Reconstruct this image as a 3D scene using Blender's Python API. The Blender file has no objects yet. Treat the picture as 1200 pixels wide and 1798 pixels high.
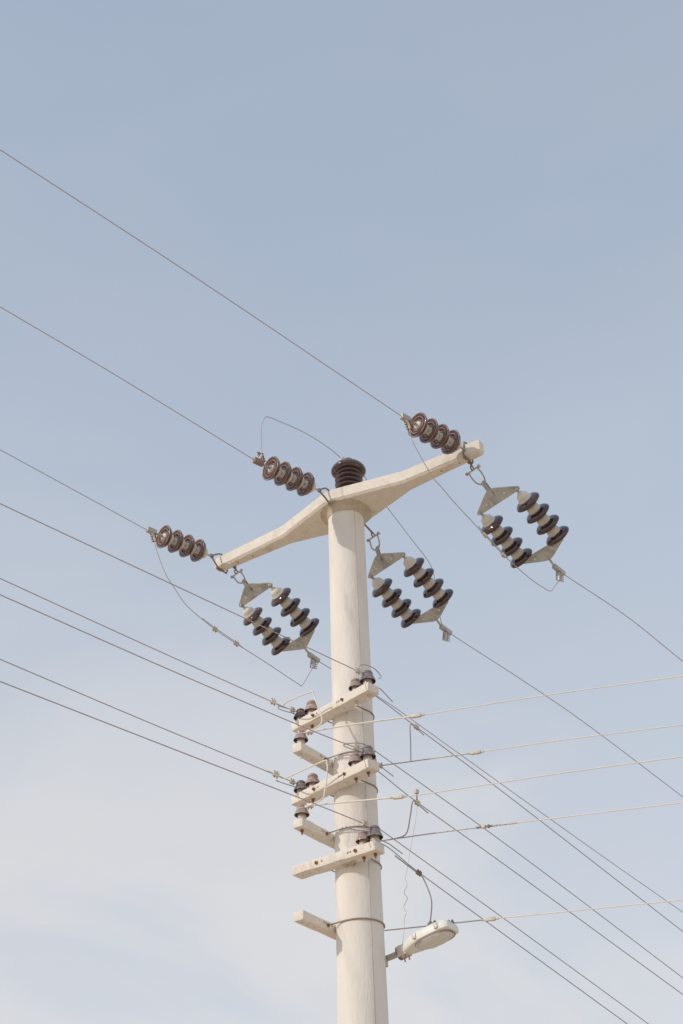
import bpy, bmesh, math, random
from mathutils import Vector, Matrix, Quaternion, noise as mnoise
random.seed(7)
SC = bpy.context.scene
COL = SC.collection
R = math.radians

# ------------------------------------------------------------------ camera
EYE = Vector((0, 0, 1.6))
PITCH, ROLL, LENS = 0.626097, -0.031553, 2522.61 * 36 / 1798
fwd = Vector((0, math.cos(PITCH), math.sin(PITCH)))
up0 = Vector((0, -math.sin(PITCH), math.cos(PITCH)))
rt0 = Vector((1, 0, 0))
rt = rt0 * math.cos(ROLL) + up0 * math.sin(ROLL)
up = up0 * math.cos(ROLL) - rt0 * math.sin(ROLL)
cam = bpy.data.cameras.new('camera')
cam.sensor_fit = 'VERTICAL'; cam.sensor_height = 36; cam.sensor_width = 36
cam.lens = LENS; cam.clip_end = 12000; cam.clip_start = 0.05
cam_o = bpy.data.objects.new('camera', cam); COL.objects.link(cam_o)
cam_o.matrix_world = Matrix(((rt.x, up.x, -fwd.x, EYE.x), (rt.y, up.y, -fwd.y, EYE.y), (rt.z, up.z, -fwd.z, EYE.z), (0, 0, 0, 1)))
SC.camera = cam_o

# ------------------------------------------------------------------ sky and sun
SUN_EL = R(29)
SUN_H = Vector((-math.sin(R(57)), -math.cos(R(57)))).normalized()          # horizontal direction towards the sun
sun_dir = Vector((SUN_H.x * math.cos(SUN_EL), SUN_H.y * math.cos(SUN_EL), math.sin(SUN_EL)))
world = bpy.data.worlds.new('World'); SC.world = world; world.use_nodes = True
wn, wl = world.node_tree.nodes, world.node_tree.links
wn.clear()
def wnode(t, **k):
    n = wn.new(t)
    for a, b in k.items(): setattr(n, a, b)
    return n
sky = wnode('ShaderNodeTexSky', sky_type='NISHITA', sun_disc=False)
sky.sun_elevation = SUN_EL
sky.sun_rotation = math.atan2(sun_dir.x, sun_dir.y)
sky.air_density = 1.0; sky.dust_density = 1.2; sky.ozone_density = 1.0; sky.altitude = 100
bg_sky = wnode('ShaderNodeBackground'); bg_sky.inputs['Strength'].default_value = 0.15
wl.new(sky.outputs[0], bg_sky.inputs['Color'])
# thin high cloud: one even veil, thicker towards the horizon, with soft patches of denser cloud all round
tc = wnode('ShaderNodeTexCoord')
mp = wnode('ShaderNodeMapping'); mp.inputs['Scale'].default_value = (1.0, 1.0, 1.9); mp.inputs['Location'].default_value = (3.3, 0.6, 2.2)
wl.new(tc.outputs['Generated'], mp.inputs['Vector'])
nz = wnode('ShaderNodeTexNoise'); nz.inputs['Scale'].default_value = 3.1; nz.inputs['Detail'].default_value = 7; nz.inputs['Roughness'].default_value = 0.52; nz.inputs['Distortion'].default_value = 0.5
wl.new(mp.outputs[0], nz.inputs['Vector'])
sep = wnode('ShaderNodeSeparateXYZ'); wl.new(tc.outputs['Generated'], sep.inputs[0])
veil = wnode('ShaderNodeMapRange', interpolation_type='SMOOTHSTEP')
for i, v in zip((1, 2, 3, 4), (0.02, 0.95, 0.92, 0.455)): veil.inputs[i].default_value = v
wl.new(sep.outputs['Z'], veil.inputs[0])
pat = wnode('ShaderNodeMapRange', interpolation_type='SMOOTHSTEP')
for i, v in zip((1, 2, 3, 4), (0.36, 0.64, 0.0, 1.0)): pat.inputs[i].default_value = v
wl.new(nz.outputs[0], pat.inputs[0])
low = wnode('ShaderNodeMapRange', interpolation_type='SMOOTHSTEP')      # the patchy cloud lies low, the high sky is clearer
for i, v in zip((1, 2, 3, 4), (0.22, 0.66, 0.95, 0.06)): low.inputs[i].default_value = v
wl.new(sep.outputs['Z'], low.inputs[0])
mul = wnode('ShaderNodeMath', operation='MULTIPLY'); wl.new(pat.outputs[0], mul.inputs[0]); wl.new(low.outputs[0], mul.inputs[1])
bg_cloud = wnode('ShaderNodeBackground')
vcol = wnode('ShaderNodeMix', data_type='RGBA')
vt = wnode('ShaderNodeMapRange', interpolation_type='SMOOTHSTEP')
for i, v in zip((1, 2, 3, 4), (0.30, 0.90, 0.0, 1.0)): vt.inputs[i].default_value = v
wl.new(sep.outputs['Z'], vt.inputs[0]); wl.new(vt.outputs[0], vcol.inputs[0])
vcol.inputs[6].default_value = (0.735, 0.765, 0.815, 1); vcol.inputs[7].default_value = (0.685, 0.795, 0.935, 1)
wl.new(vcol.outputs[2], bg_cloud.inputs['Color']); bg_cloud.inputs['Strength'].default_value = 1.0
mixw = wnode('ShaderNodeMixShader')
wl.new(veil.outputs[0], mixw.inputs[0]); wl.new(bg_sky.outputs[0], mixw.inputs[1]); wl.new(bg_cloud.outputs[0], mixw.inputs[2])
bg_patch = wnode('ShaderNodeBackground')
bg_patch.inputs['Color'].default_value = (0.80, 0.79, 0.795, 1); bg_patch.inputs['Strength'].default_value = 1.0
mixp = wnode('ShaderNodeMixShader')
wl.new(mul.outputs[0], mixp.inputs[0]); wl.new(mixw.outputs[0], mixp.inputs[1]); wl.new(bg_patch.outputs[0], mixp.inputs[2])
wo = wnode('ShaderNodeOutputWorld'); wl.new(mixp.outputs[0], wo.inputs['Surface'])

sun = bpy.data.lights.new('sun', 'SUN'); sun.energy = 2.0; sun.angle = R(1.2); sun.color = (1.0, 0.91, 0.79)
sun_o = bpy.data.objects.new('sun', sun); COL.objects.link(sun_o)
sun_o.rotation_euler = sun_dir.to_track_quat('Z', 'Y').to_euler(); sun_o.location = (-20, -8, 25)

SC.view_settings.view_transform = 'Standard'; SC.view_settings.look = 'None'
SC.view_settings.exposure = -0.10; SC.view_settings.gamma = 1.0; SC.view_settings.use_curve_mapping = False
SC.render.engine = 'CYCLES'

# ------------------------------------------------------------------ materials
def material(name, base, rough=0.6, metal=0.0, var=0.12, scale=6.0, bump=0.0, bscale=40.0, coat=0.0, second=None, sec_scale=3.0, sec_lo=0.5, sec_hi=0.7, stretch=(1, 1, 1), coords='Object', spec=0.5):
    m = bpy.data.materials.new(name); m.use_nodes = True
    n, l = m.node_tree.nodes, m.node_tree.links
    b = n['Principled BSDF']
    b.inputs['Roughness'].default_value = rough; b.inputs['Metallic'].default_value = metal
    b.inputs['Specular IOR Level'].default_value = spec
    if coat: b.inputs['Coat Weight'].default_value = coat; b.inputs['Coat Roughness'].default_value = 0.07; b.inputs['Coat IOR'].default_value = 1.55
    t = n.new('ShaderNodeTexCoord'); mpn = n.new('ShaderNodeMapping'); mpn.inputs['Scale'].default_value = stretch
    l.new(t.outputs[coords], mpn.inputs[0])
    nz = n.new('ShaderNodeTexNoise'); nz.inputs['Scale'].default_value = scale; nz.inputs['Detail'].default_value = 6; nz.inputs['Roughness'].default_value = 0.6
    l.new(mpn.outputs[0], nz.inputs['Vector'])
    mr = n.new('ShaderNodeMapRange'); mr.inputs[1].default_value = 0.25; mr.inputs[2].default_value = 0.75; mr.inputs[3].default_value = 1 - var; mr.inputs[4].default_value = 1 + var
    l.new(nz.outputs[0], mr.inputs[0])
    mx = n.new('ShaderNodeMix'); mx.data_type = 'RGBA'; mx.blend_type = 'MULTIPLY'; mx.inputs[0].default_value = 1
    mx.inputs[6].default_value = (*base, 1); l.new(mr.outputs[0], mx.inputs[7])
    out = mx.outputs[2]
    if second:
        n2 = n.new('ShaderNodeTexNoise'); n2.inputs['Scale'].default_value = sec_scale; n2.inputs['Detail'].default_value = 8; n2.inputs['Roughness'].default_value = 0.65; n2.inputs['Distortion'].default_value = 0.3
        l.new(mpn.outputs[0], n2.inputs['Vector'])
        r2 = n.new('ShaderNodeMapRange'); r2.interpolation_type = 'SMOOTHSTEP'; r2.inputs[1].default_value = sec_lo; r2.inputs[2].default_value = sec_hi; l.new(n2.outputs[0], r2.inputs[0])
        m2 = n.new('ShaderNodeMix'); m2.data_type = 'RGBA'; l.new(r2.outputs[0], m2.inputs[0]); l.new(out, m2.inputs[6]); m2.inputs[7].default_value = (*second, 1)
        out = m2.outputs[2]
    l.new(out, b.inputs['Base Color'])
    if bump:
        n3 = n.new('ShaderNodeTexNoise'); n3.inputs['Scale'].default_value = bscale; n3.inputs['Detail'].default_value = 5; l.new(mpn.outputs[0], n3.inputs['Vector'])
        bp_ = n.new('ShaderNodeBump'); bp_.inputs['Strength'].default_value = bump; bp_.inputs['Distance'].default_value = 0.01; l.new(n3.outputs[0], bp_.inputs['Height']); l.new(bp_.outputs[0], b.inputs['Normal'])
    return m
M = {}
M['pole'] = material('pole_concrete', (0.80, 0.76, 0.71), 0.85, var=0.06, scale=9, bump=0.5, bscale=45, second=(0.54, 0.50, 0.485), sec_scale=3.0, sec_lo=0.54, sec_hi=0.80, stretch=(1, 1, 0.22), spec=0.25)
M['seam'] = material('seam_concrete', (0.62, 0.585, 0.55), 0.9, var=0.2, scale=7, bump=0.4, bscale=60, second=(0.50, 0.46, 0.45), sec_scale=3, sec_lo=0.5, sec_hi=0.65, stretch=(1, 1, 0.3), spec=0.2)
M['arm'] = material('arm_concrete', (0.79, 0.735, 0.665), 0.85, var=0.08, scale=12, bump=0.6, bscale=55, second=(0.60, 0.51, 0.41), sec_scale=5, sec_lo=0.56, sec_hi=0.76, spec=0.25)
M['mortar'] = material('mortar', (0.58, 0.51, 0.41), 0.95, var=0.22, scale=14, bump=1.0, bscale=26, second=(0.42, 0.33, 0.23), sec_scale=9, sec_lo=0.52, sec_hi=0.7, spec=0.2)
M['brown'] = material('brown_porcelain', (0.085, 0.045, 0.042), 0.16, var=0.2, scale=12, coat=0.6, second=(0.14, 0.085, 0.075), sec_scale=22, sec_lo=0.58, sec_hi=0.75)
M['sunlit_under'] = material('sunlit_dusty_porcelain', (0.30, 0.195, 0.175), 0.24, var=0.25, scale=12, coat=0.35, second=(0.50, 0.39, 0.36), sec_scale=18, sec_lo=0.5, sec_hi=0.72)  # near disc undersides: sunlight painted in as a paler, dusty brown
M['plum'] = material('plum_porcelain', (0.055, 0.023, 0.024), 0.07, var=0.2, scale=12, coat=0.6, second=(0.28, 0.15, 0.14), sec_scale=8, sec_lo=0.56, sec_hi=0.78, spec=0.5)
M['dusty'] = material('dusty_porcelain', (0.40, 0.29, 0.265), 0.36, var=0.25, scale=15, coat=0.2, second=(0.54, 0.44, 0.40), sec_scale=18, sec_lo=0.5, sec_hi=0.7)
M['slate'] = material('slate_porcelain', (0.22, 0.185, 0.195), 0.25, var=0.25, scale=15, coat=0.3, second=(0.42, 0.36, 0.35), sec_scale=16, sec_lo=0.52, sec_hi=0.72)
M['pale'] = material('pale_porcelain', (0.52, 0.43, 0.38), 0.4, var=0.15, scale=15, coat=0.15, second=(0.30, 0.21, 0.18), sec_scale=20, sec_lo=0.56, sec_hi=0.75)
M['cap'] = material('weathered_cap', (0.70, 0.685, 0.63), 0.6, var=0.14, scale=20, bump=0.15, bscale=80, second=(0.50, 0.44, 0.37), sec_scale=14, sec_lo=0.60, sec_hi=0.78)
M['steel'] = material('galvanised_steel', (0.50, 0.485, 0.46), 0.5, metal=0.35, var=0.22, scale=14, bump=0.1, bscale=90, second=(0.28, 0.23, 0.18), sec_scale=9, sec_lo=0.56, sec_hi=0.75)
M['plate'] = material('galvanised_plate', (0.54, 0.55, 0.555), 0.45, metal=0.35, var=0.18, scale=18, second=(0.38, 0.385, 0.38), sec_scale=5, sec_lo=0.45, sec_hi=0.62)
M['rust'] = material('rusty_iron', (0.26, 0.12, 0.065), 0.85, metal=0.1, var=0.35, scale=60, bump=0.4, bscale=120, second=(0.40, 0.24, 0.14), sec_scale=50, sec_lo=0.5, sec_hi=0.65)
M['rod'] = material('weathered_rod', (0.30, 0.24, 0.20), 0.65, metal=0.3, var=0.25, scale=30, second=(0.33, 0.17, 0.10), sec_scale=12, sec_lo=0.5, sec_hi=0.66)
M['tie'] = material('copper_tie', (0.36, 0.22, 0.15), 0.6, metal=0.3, var=0.25, scale=8, second=(0.36, 0.33, 0.30), sec_scale=2.2, sec_lo=0.48, sec_hi=0.58)
M['wire'] = material('stranded_conductor', (0.45, 0.43, 0.45), 0.6, metal=0.1, var=0.15, scale=40)
M['copper'] = material('weathered_copper', (0.47, 0.41, 0.42), 0.6, metal=0.1, var=0.15, scale=40)
M['wirelight'] = material('bright_aluminium_wire', (0.55, 0.51, 0.46), 0.5, metal=0.35, var=0.1, scale=30)
M['white'] = material('white_cable', (0.78, 0.74, 0.67), 0.55, var=0.06, scale=20)
M['cream'] = material('cream_cable', (0.80, 0.745, 0.68), 0.6, var=0.08, scale=12)
M['clamp'] = material('pale_clamp', (0.66, 0.60, 0.52), 0.55, var=0.18, scale=40, second=(0.42, 0.33, 0.26), sec_scale=30, sec_lo=0.55, sec_hi=0.7)
M['lamp'] = material('lamp_enamel', (0.82, 0.81, 0.77), 0.45, var=0.07, scale=8, second=(0.55, 0.49, 0.40), sec_scale=7, sec_lo=0.56, sec_hi=0.8)
M['dark'] = material('dark_hollow', (0.05, 0.045, 0.04), 0.9, var=0.1, scale=10)
M['soil'] = material('dry_ground', (0.62, 0.48, 0.34), 0.95, var=0.2, scale=0.35, bump=0.5, bscale=4, second=(0.52, 0.40, 0.28), sec_scale=0.05, sec_lo=0.45, sec_hi=0.65, spec=0.2)
def glass_mat():
    m = bpy.data.materials.new('lamp_bowl'); m.use_nodes = True
    b = m.node_tree.nodes['Principled BSDF']
    t = m.node_tree.nodes.new('ShaderNodeTexNoise'); t.inputs['Scale'].default_value = 30
    mr = m.node_tree.nodes.new('ShaderNodeMapRange'); mr.inputs[3].default_value = 0.12; mr.inputs[4].default_value = 0.3
    m.node_tree.links.new(t.outputs[0], mr.inputs[0]); m.node_tree.links.new(mr.outputs[0], b.inputs['Roughness'])
    b.inputs['Base Color'].default_value = (0.90, 0.90, 0.88, 1); b.inputs['Transmission Weight'].default_value = 0.25; b.inputs['IOR'].default_value = 1.3
    return m
M['bowl'] = glass_mat()

# ------------------------------------------------------------------ frames
AZ = 0.614169                                          # main azimuth of the pole's cross-arm
PX, PY = 0.0484, 13.0
LINE = R(48.8)                                         # azimuth of the power line
def W(u, v, z, az=AZ):
    return Vector((PX + u * math.cos(az) + v * math.sin(az), PY - u * math.sin(az) + v * math.cos(az), z))
E_ = Vector((math.sin(LINE), math.cos(LINE), 0)); N_ = Vector((math.cos(LINE), -math.sin(LINE), 0)); Z_ = Vector((0, 0, 1))
def L(A, s, z, n=0.0, az=LINE):                        # point in a vertical plane through A (a world point), s metres along azimuth az
    e = Vector((math.sin(az), math.cos(az), 0)); nn = Vector((math.cos(az), -math.sin(az), 0))
    return Vector((A.x, A.y, 0)) + e * s + nn * n + Z_ * z
def pole_r(z):
    pts = [(0, .285), (5.4, .228), (7, .214), (8.2, .207), (9.5, .203), (11.0, .199)]
    for (a, ra), (b, rb) in zip(pts, pts[1:]):
        if z <= b: return ra + (rb - ra) * (z - a) / (b - a)
    return .199

# ------------------------------------------------------------------ mesh helpers
def tag(o, label=None, cat=None, group=None, kind=None):
    if label: o['label'] = label
    if cat: o['category'] = cat
    if group: o['group'] = group
    if kind: o['kind'] = kind
    return o
def thing(name, label, cat, loc, group=None):
    o = bpy.data.objects.new(name, None); COL.objects.link(o); o.location = loc; o.empty_display_size = 0.1
    return tag(o, label, cat, group)
ORIG = {}
def origin_of(o):
    p = Vector(o.location)
    while o.parent: o = o.parent; p += Vector(o.location)
    return p
class MB:
    def __init__(s): s.v = []; s.f = []
    def tube(s, pts, r, seg=8, closed=False, r2=None):
        pts = [Vector(p) for p in pts]; n = len(pts); b = len(s.v)
        def tan(i):
            if closed: return (pts[(i + 1) % n] - pts[i - 1]).normalized()
            return (pts[min(i + 1, n - 1)] - pts[max(i - 1, 0)]).normalized()
        t = tan(0); x = t.orthogonal().normalized(); prev = t
        for i in range(n):
            t = tan(i); x = prev.rotation_difference(t) @ x; x = (x - t * x.dot(t)).normalized(); prev = t; y = t.cross(x)
            rr = r if r2 is None else r + (r2 - r) * i / (n - 1)
            for k in range(seg):
                a = 2 * math.pi * k / seg; s.v.append(pts[i] + (x * math.cos(a) + y * math.sin(a)) * rr)
        for i in range(n if closed else n - 1):
            j = (i + 1) % n
            off = 0
            if closed and j == 0:                       # match the seam
                p0 = s.v[b + i * seg]; off = min(range(seg), key=lambda q: (s.v[b + q] - p0).length)
            for k in range(seg):
                k2 = (k + 1) % seg
                s.f.append((b + i * seg + k, b + i * seg + k2, b + j * seg + (k2 + off) % seg, b + j * seg + (k + off) % seg))
        if not closed:
            s.f.append(tuple(b + k for k in reversed(range(seg)))); s.f.append(tuple(b + (n - 1) * seg + k for k in range(seg)))
        return s
    def lathe(s, prof, o, axis, seg=24, wob=0.0, open_=False):
        o = Vector(o); axis = Vector(axis).normalized(); x = axis.orthogonal().normalized(); y = axis.cross(x); b = len(s.v)
        for r, h in prof:
            for k in range(seg):
                a = 2 * math.pi * k / seg
                rr = r
                if wob: rr += wob * mnoise.noise(Vector((math.cos(a) * 2, math.sin(a) * 2, h * 9)))
                s.v.append(o + axis * h + (x * math.cos(a) + y * math.sin(a)) * max(rr, 1e-4))
        for i in range(len(prof) - 1):
            for k in range(seg):
                k2 = (k + 1) % seg
                s.f.append((b + i * seg + k, b + i * seg + k2, b + (i + 1) * seg + k2, b + (i + 1) * seg + k))
        if not open_: s.f.append(tuple(b + k for k in reversed(range(seg))))
        m = b + (len(prof) - 1) * seg; s.f.append(tuple(m + k for k in range(seg)))
        return s
    def box(s, c, ax, ay, az, hx, hy, hz):
        c = Vector(c); b = len(s.v)
        for i in (-1, 1):
            for j in (-1, 1):
                for k in (-1, 1): s.v.append(c + Vector(ax) * hx * i + Vector(ay) * hy * j + Vector(az) * hz * k)
        s.f += [tuple(b + q for q in f) for f in ((0, 1, 3, 2), (4, 6, 7, 5), (0, 4, 5, 1), (2, 3, 7, 6), (0, 2, 6, 4), (1, 5, 7, 3))]
        return s
    def loft(s, rings):
        b = len(s.v); n = len(rings[0])
        for r in rings: s.v += [Vector(p) for p in r]
        for i in range(len(rings) - 1):
            for k in range(n):
                k2 = (k + 1) % n
                s.f.append((b + i * n + k, b + i * n + k2, b + (i + 1) * n + k2, b + (i + 1) * n + k))
        s.f.append(tuple(b + k for k in reversed(range(n)))); s.f.append(tuple(b + (len(rings) - 1) * n + k for k in range(n)))
        return s
    def mesh(s, name, o=Vector((0, 0, 0)), bevel=0.0, seg=2, sharp=38, cast=0.0):
        me = bpy.data.meshes.new(name); me.from_pydata([tuple(p - o) for p in s.v], [], s.f)
        bm = bmesh.new(); bm.from_mesh(me); bmesh.ops.recalc_face_normals(bm, faces=bm.faces)
        if cast: bmesh.ops.subdivide_edges(bm, edges=[e for e in bm.edges if e.calc_length() > .3], cuts=16, use_grid_fill=True)
        if bevel: bmesh.ops.bevel(bm, geom=[e for e in bm.edges if len(e.link_faces) == 2 and e.calc_face_angle(0) > R(30)], offset=bevel, segments=seg, profile=0.6, affect='EDGES')
        if cast:
            for v in bm.verts:
                w = v.co + o; v.co += Vector((mnoise.noise(w * 11), mnoise.noise(w * 11 + Vector((9, 3, 1))), mnoise.noise(w * 11 + Vector((2, 8, 5))))) * cast
        bm.to_mesh(me); bm.free()
        me.polygons.foreach_set('use_smooth', [True] * len(me.polygons)); me.set_sharp_from_angle(angle=R(sharp)); me.update()
        return me
    def build(s, name, mat, parent=None, origin=None, **k):
        o0 = origin_of(parent) if parent else (Vector(origin) if origin is not None else s.v[0].copy())
        o = bpy.data.objects.new(name, s.mesh(name, o0, **k)); COL.objects.link(o)
        o.data.materials.append(M[mat])
        if parent: o.parent = parent
        else: o.location = o0
        return o
def arc(c, x, y, r, a0, a1, n=10):
    return [Vector(c) + (Vector(x) * math.cos(R(a0 + (a1 - a0) * i / n)) + Vector(y) * math.sin(R(a0 + (a1 - a0) * i / n))) * r for i in range(n + 1)]
def smooth(pts, sub=6):
    pts = [Vector(p) for p in pts]
    if len(pts) < 3: return pts
    q = [2 * pts[0] - pts[1]] + pts + [2 * pts[-1] - pts[-2]]; out = []
    for i in range(1, len(q) - 2):
        p0, p1, p2, p3 = q[i - 1:i + 3]
        for k in range(sub):
            t = k / sub
            out.append(0.5 * ((2 * p1) + (-p0 + p2) * t + (2 * p0 - 5 * p1 + 4 * p2 - p3) * t * t + (-p0 + 3 * p1 - 3 * p2 + p3) * t ** 3))
    out.append(pts[-1]); return out
def hexnut(mb, c, axis, r=0.016, h=0.016):
    return mb.lathe([(r, -h / 2), (r, h / 2)], c, axis, seg=6)
def cut_holes(o, holes, mat='dark'):
    """real holes: holes = [(point, axis, radius, depth)] in world space"""
    m = MB()
    for c, ax, r, d in holes: m.lathe([(r, -d), (r, 0.02)], c, ax, seg=12)
    cu = m.build('cutter', mat, None, origin=(0, 0, 0))
    bpy.context.view_layer.update()
    md = o.modifiers.new('b', 'BOOLEAN'); md.object = cu; md.operation = 'DIFFERENCE'; md.solver = 'EXACT'
    dg = bpy.context.evaluated_depsgraph_get(); dg.update()
    me = bpy.data.meshes.new_from_object(o.evaluated_get(dg)); old = o.data
    o.modifiers.clear()
    if len(me.polygons) > 5:
        o.data = me; me.name = old.name
        me.polygons.foreach_set('use_smooth', [True] * len(me.polygons)); me.set_sharp_from_angle(angle=R(38))
    bpy.data.objects.remove(cu)

# ------------------------------------------------------------------ the setting
g = MB()
gn = 40
for i in range(gn + 1):
    for j in range(gn + 1):
        x = (i / gn - .5) * 2; y = (j / gn - .5) * 2
        x = math.copysign(abs(x) ** 3, x) * 4000; y = math.copysign(abs(y) ** 3, y) * 4000 + 13
        d = math.hypot(x, y - 6)
        g.v.append(Vector((x, y, 0.0 if d < 40 else min(1, (d - 40) / 300) * 3 * mnoise.noise(Vector((x / 300, y / 300, 0))))))
for i in range(gn):
    for j in range(gn):
        a = i * (gn + 1) + j; g.f.append((a, a + gn + 1, a + gn + 2, a + 1))
ground = g.build('ground', 'soil', origin=(0, 0, 0)); tag(ground, 'dry sandy ground around the foot of the pole', None, kind='structure')

# ------------------------------------------------------------------ the pole
pole = thing('utility_pole', 'tall tapering round concrete utility pole carrying all the cross-arms', 'pole', W(0, 0, 0))
zs = [-.2] + [i * .5 for i in range(1, 22)] + [10.75, 10.93, 10.95]
MB().lathe([(pole_r(z) - (.006 if z > 10.94 else 0), z) for z in zs], W(0, 0, 0), Z_, seg=64).build('shaft', 'pole', pole)
sd = Vector((0.47, -0.883, 0)); sl = Vector((0.883, 0.47, 0))
rings = []
for z in [.0, 2, 4, 5.4, 6, 7, 7.6, 8.2, 9, 9.5, 10.2, 10.93]:
    c = W(0, 0, z) + sd * pole_r(z)
    rings.append([c - sl * .007 - sd * .01, c - sl * .004 + sd * .002, c + sl * .004 + sd * .002, c + sl * .007 - sd * .01])
MB().loft(rings).build('mould_seam', 'seam', pole)

# ------------------------------------------------------------------ top cross-arm
ZT, ZB = 11.13, 10.97
arm = thing('crossarm', 'long concrete cross-arm with diamond-shaped middle on top of the pole', 'cross-arm', W(0, 0, ZB))
half = [(-1.87, .045), (-1.85, .058), (-.84, .095), (-.09, .30), (.03, .30), (.84, .095), (1.765, .058), (1.785, .045)]
outline = [(u, -h) for u, h in half] + [(u, h) for u, h in reversed(half)]
def oring(z, inset):
    out = []
    for u, v in outline:
        h = abs(v); k = max(h - inset, .012)
        uu = u * (1 - inset / 1.8)
        out.append(W(uu, math.copysign(k, v), z))
    return out
beam = MB().loft([oring(ZT, .012), oring(ZT - .012, 0), oring(ZB + .026, 0), oring(ZB, .022)]).build('beam', 'arm', arm, sharp=20)
cut_holes(beam, [(W(u, .0, ZB - .002), -Z_, .013, .06) for u in (1.50, 1.27, -1.56, -1.34)])
MB().lathe([(.206, 10.885), (.212, 10.905), (.232, 10.935), (.262, 10.957), (.285, 10.967), (.288, 10.974), (.15, 10.98)], W(0, 0, 0), Z_, seg=56, wob=.012).build('mortar_collar', 'mortar', arm)

# ------------------------------------------------------------------ disc insulators
SHED = [(.058, .060), (.066, .066), (.088, .071), (.106, .081), (.119, .094), (.1275, .108), (.129, .114), (.128, .118), (.05, .075)]
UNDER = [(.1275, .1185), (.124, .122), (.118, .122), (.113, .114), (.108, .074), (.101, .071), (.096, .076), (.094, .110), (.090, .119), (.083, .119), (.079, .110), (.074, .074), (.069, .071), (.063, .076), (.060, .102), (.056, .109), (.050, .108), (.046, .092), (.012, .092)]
SHEDB = [(.058, .068), (.066, .071), (.086, .075), (.104, .082), (.117, .092), (.125, .103), (.128, .111), (.127, .118), (.122, .125), (.114, .125), (.108, .118), (.104, .106), (.096, .102), (.09, .116), (.084, .116), (.08, .100), (.066, .098), (.06, .11), (.054, .11), (.05, .096), (.012, .096)]
PUTTY = [(.043, .088), (.043, .104), (.036, .116), (.024, .121), (.012, .122)]
CAPP = [(.010, -.012), (.022, -.010), (.030, .000), (.046, .006), (.056, .018), (.060, .034), (.062, .062), (.064, .078), (.060, .084), (.02, .085)]
CAPD = [(.010, -.016), (.024, -.014), (.027, -.002), (.040, .004), (.052, .014), (.057, .028), (.060, .044), (.063, .058), (.070, .068), (.071, .078), (.066, .084), (.02, .085)]
PINP = [(.013, .085), (.013, .135), (.018, .138), (.018, .150), (.008, .152)]
X0 = Vector((0, 0, 0))
def disc_set(cap_prof):
    return MB().lathe(cap_prof, X0, Z_, 28).mesh('cap', sharp=50)
ME = {'shed': MB().lathe(SHED, X0, Z_, 40).mesh('shed', sharp=60), 'cap': disc_set(CAPP), 'capd': disc_set(CAPD), 'pin': MB().lathe(PINP, X0, Z_, 10).mesh('pin')}
ME['under'] = MB().lathe(UNDER, X0, Z_, 40, open_=True).mesh('ribbed_underside', sharp=60); ME['under'].materials.append(M['sunlit_under'])
ME['putty'] = MB().lathe(PUTTY, X0, Z_, 20).mesh('cement', sharp=50); ME['putty'].materials.append(M['cap'])
ME['shed2'] = MB().lathe(SHEDB, X0, Z_, 40).mesh('shed', sharp=60); ME['shed'].materials.append(M['plum']); ME['shed2'].materials.append(M['plum'])
for k in ('cap', 'capd'): ME[k].materials.append(M['cap'])
ME['pin'].materials.append(M['steel'])
def child(name, me, parent, loc=(0, 0, 0)):
    o = bpy.data.objects.new(name, me); COL.objects.link(o); o.parent = parent; o.location = loc; return o
def disc(parent, pos, axis, first=False, shed='shed', k=1.0):
    o = child('insulator_disc', ME[shed], parent, pos - origin_of(parent))
    o.rotation_mode = 'QUATERNION'
    o.rotation_quaternion = Vector(axis).normalized().to_track_quat('Z', 'Y') @ Quaternion((0, 0, 1), random.random() * 6.28)
    o.scale = (k, k, k)
    child('cap', ME['capd' if first else 'cap'], o); child('pin', ME['pin'], o)
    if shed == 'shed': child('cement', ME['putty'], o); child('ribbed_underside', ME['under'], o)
    return o

def bolt_cluster(parent, c, along, side, n=4, gap=.03, ln=.05, mat='rust'):
    m = MB()
    for i in range(n):
        q = c + along * gap * (i - (n - 1) / 2)
        m.tube([q - side * ln * .45, q + side * ln * .75], .0065, 6)
        hexnut(m, q + side * ln * .35, side, .013, .013); hexnut(m, q - side * ln * .35, side, .013, .013)
    return m.build('clamp_bolts', mat, parent)

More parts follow.
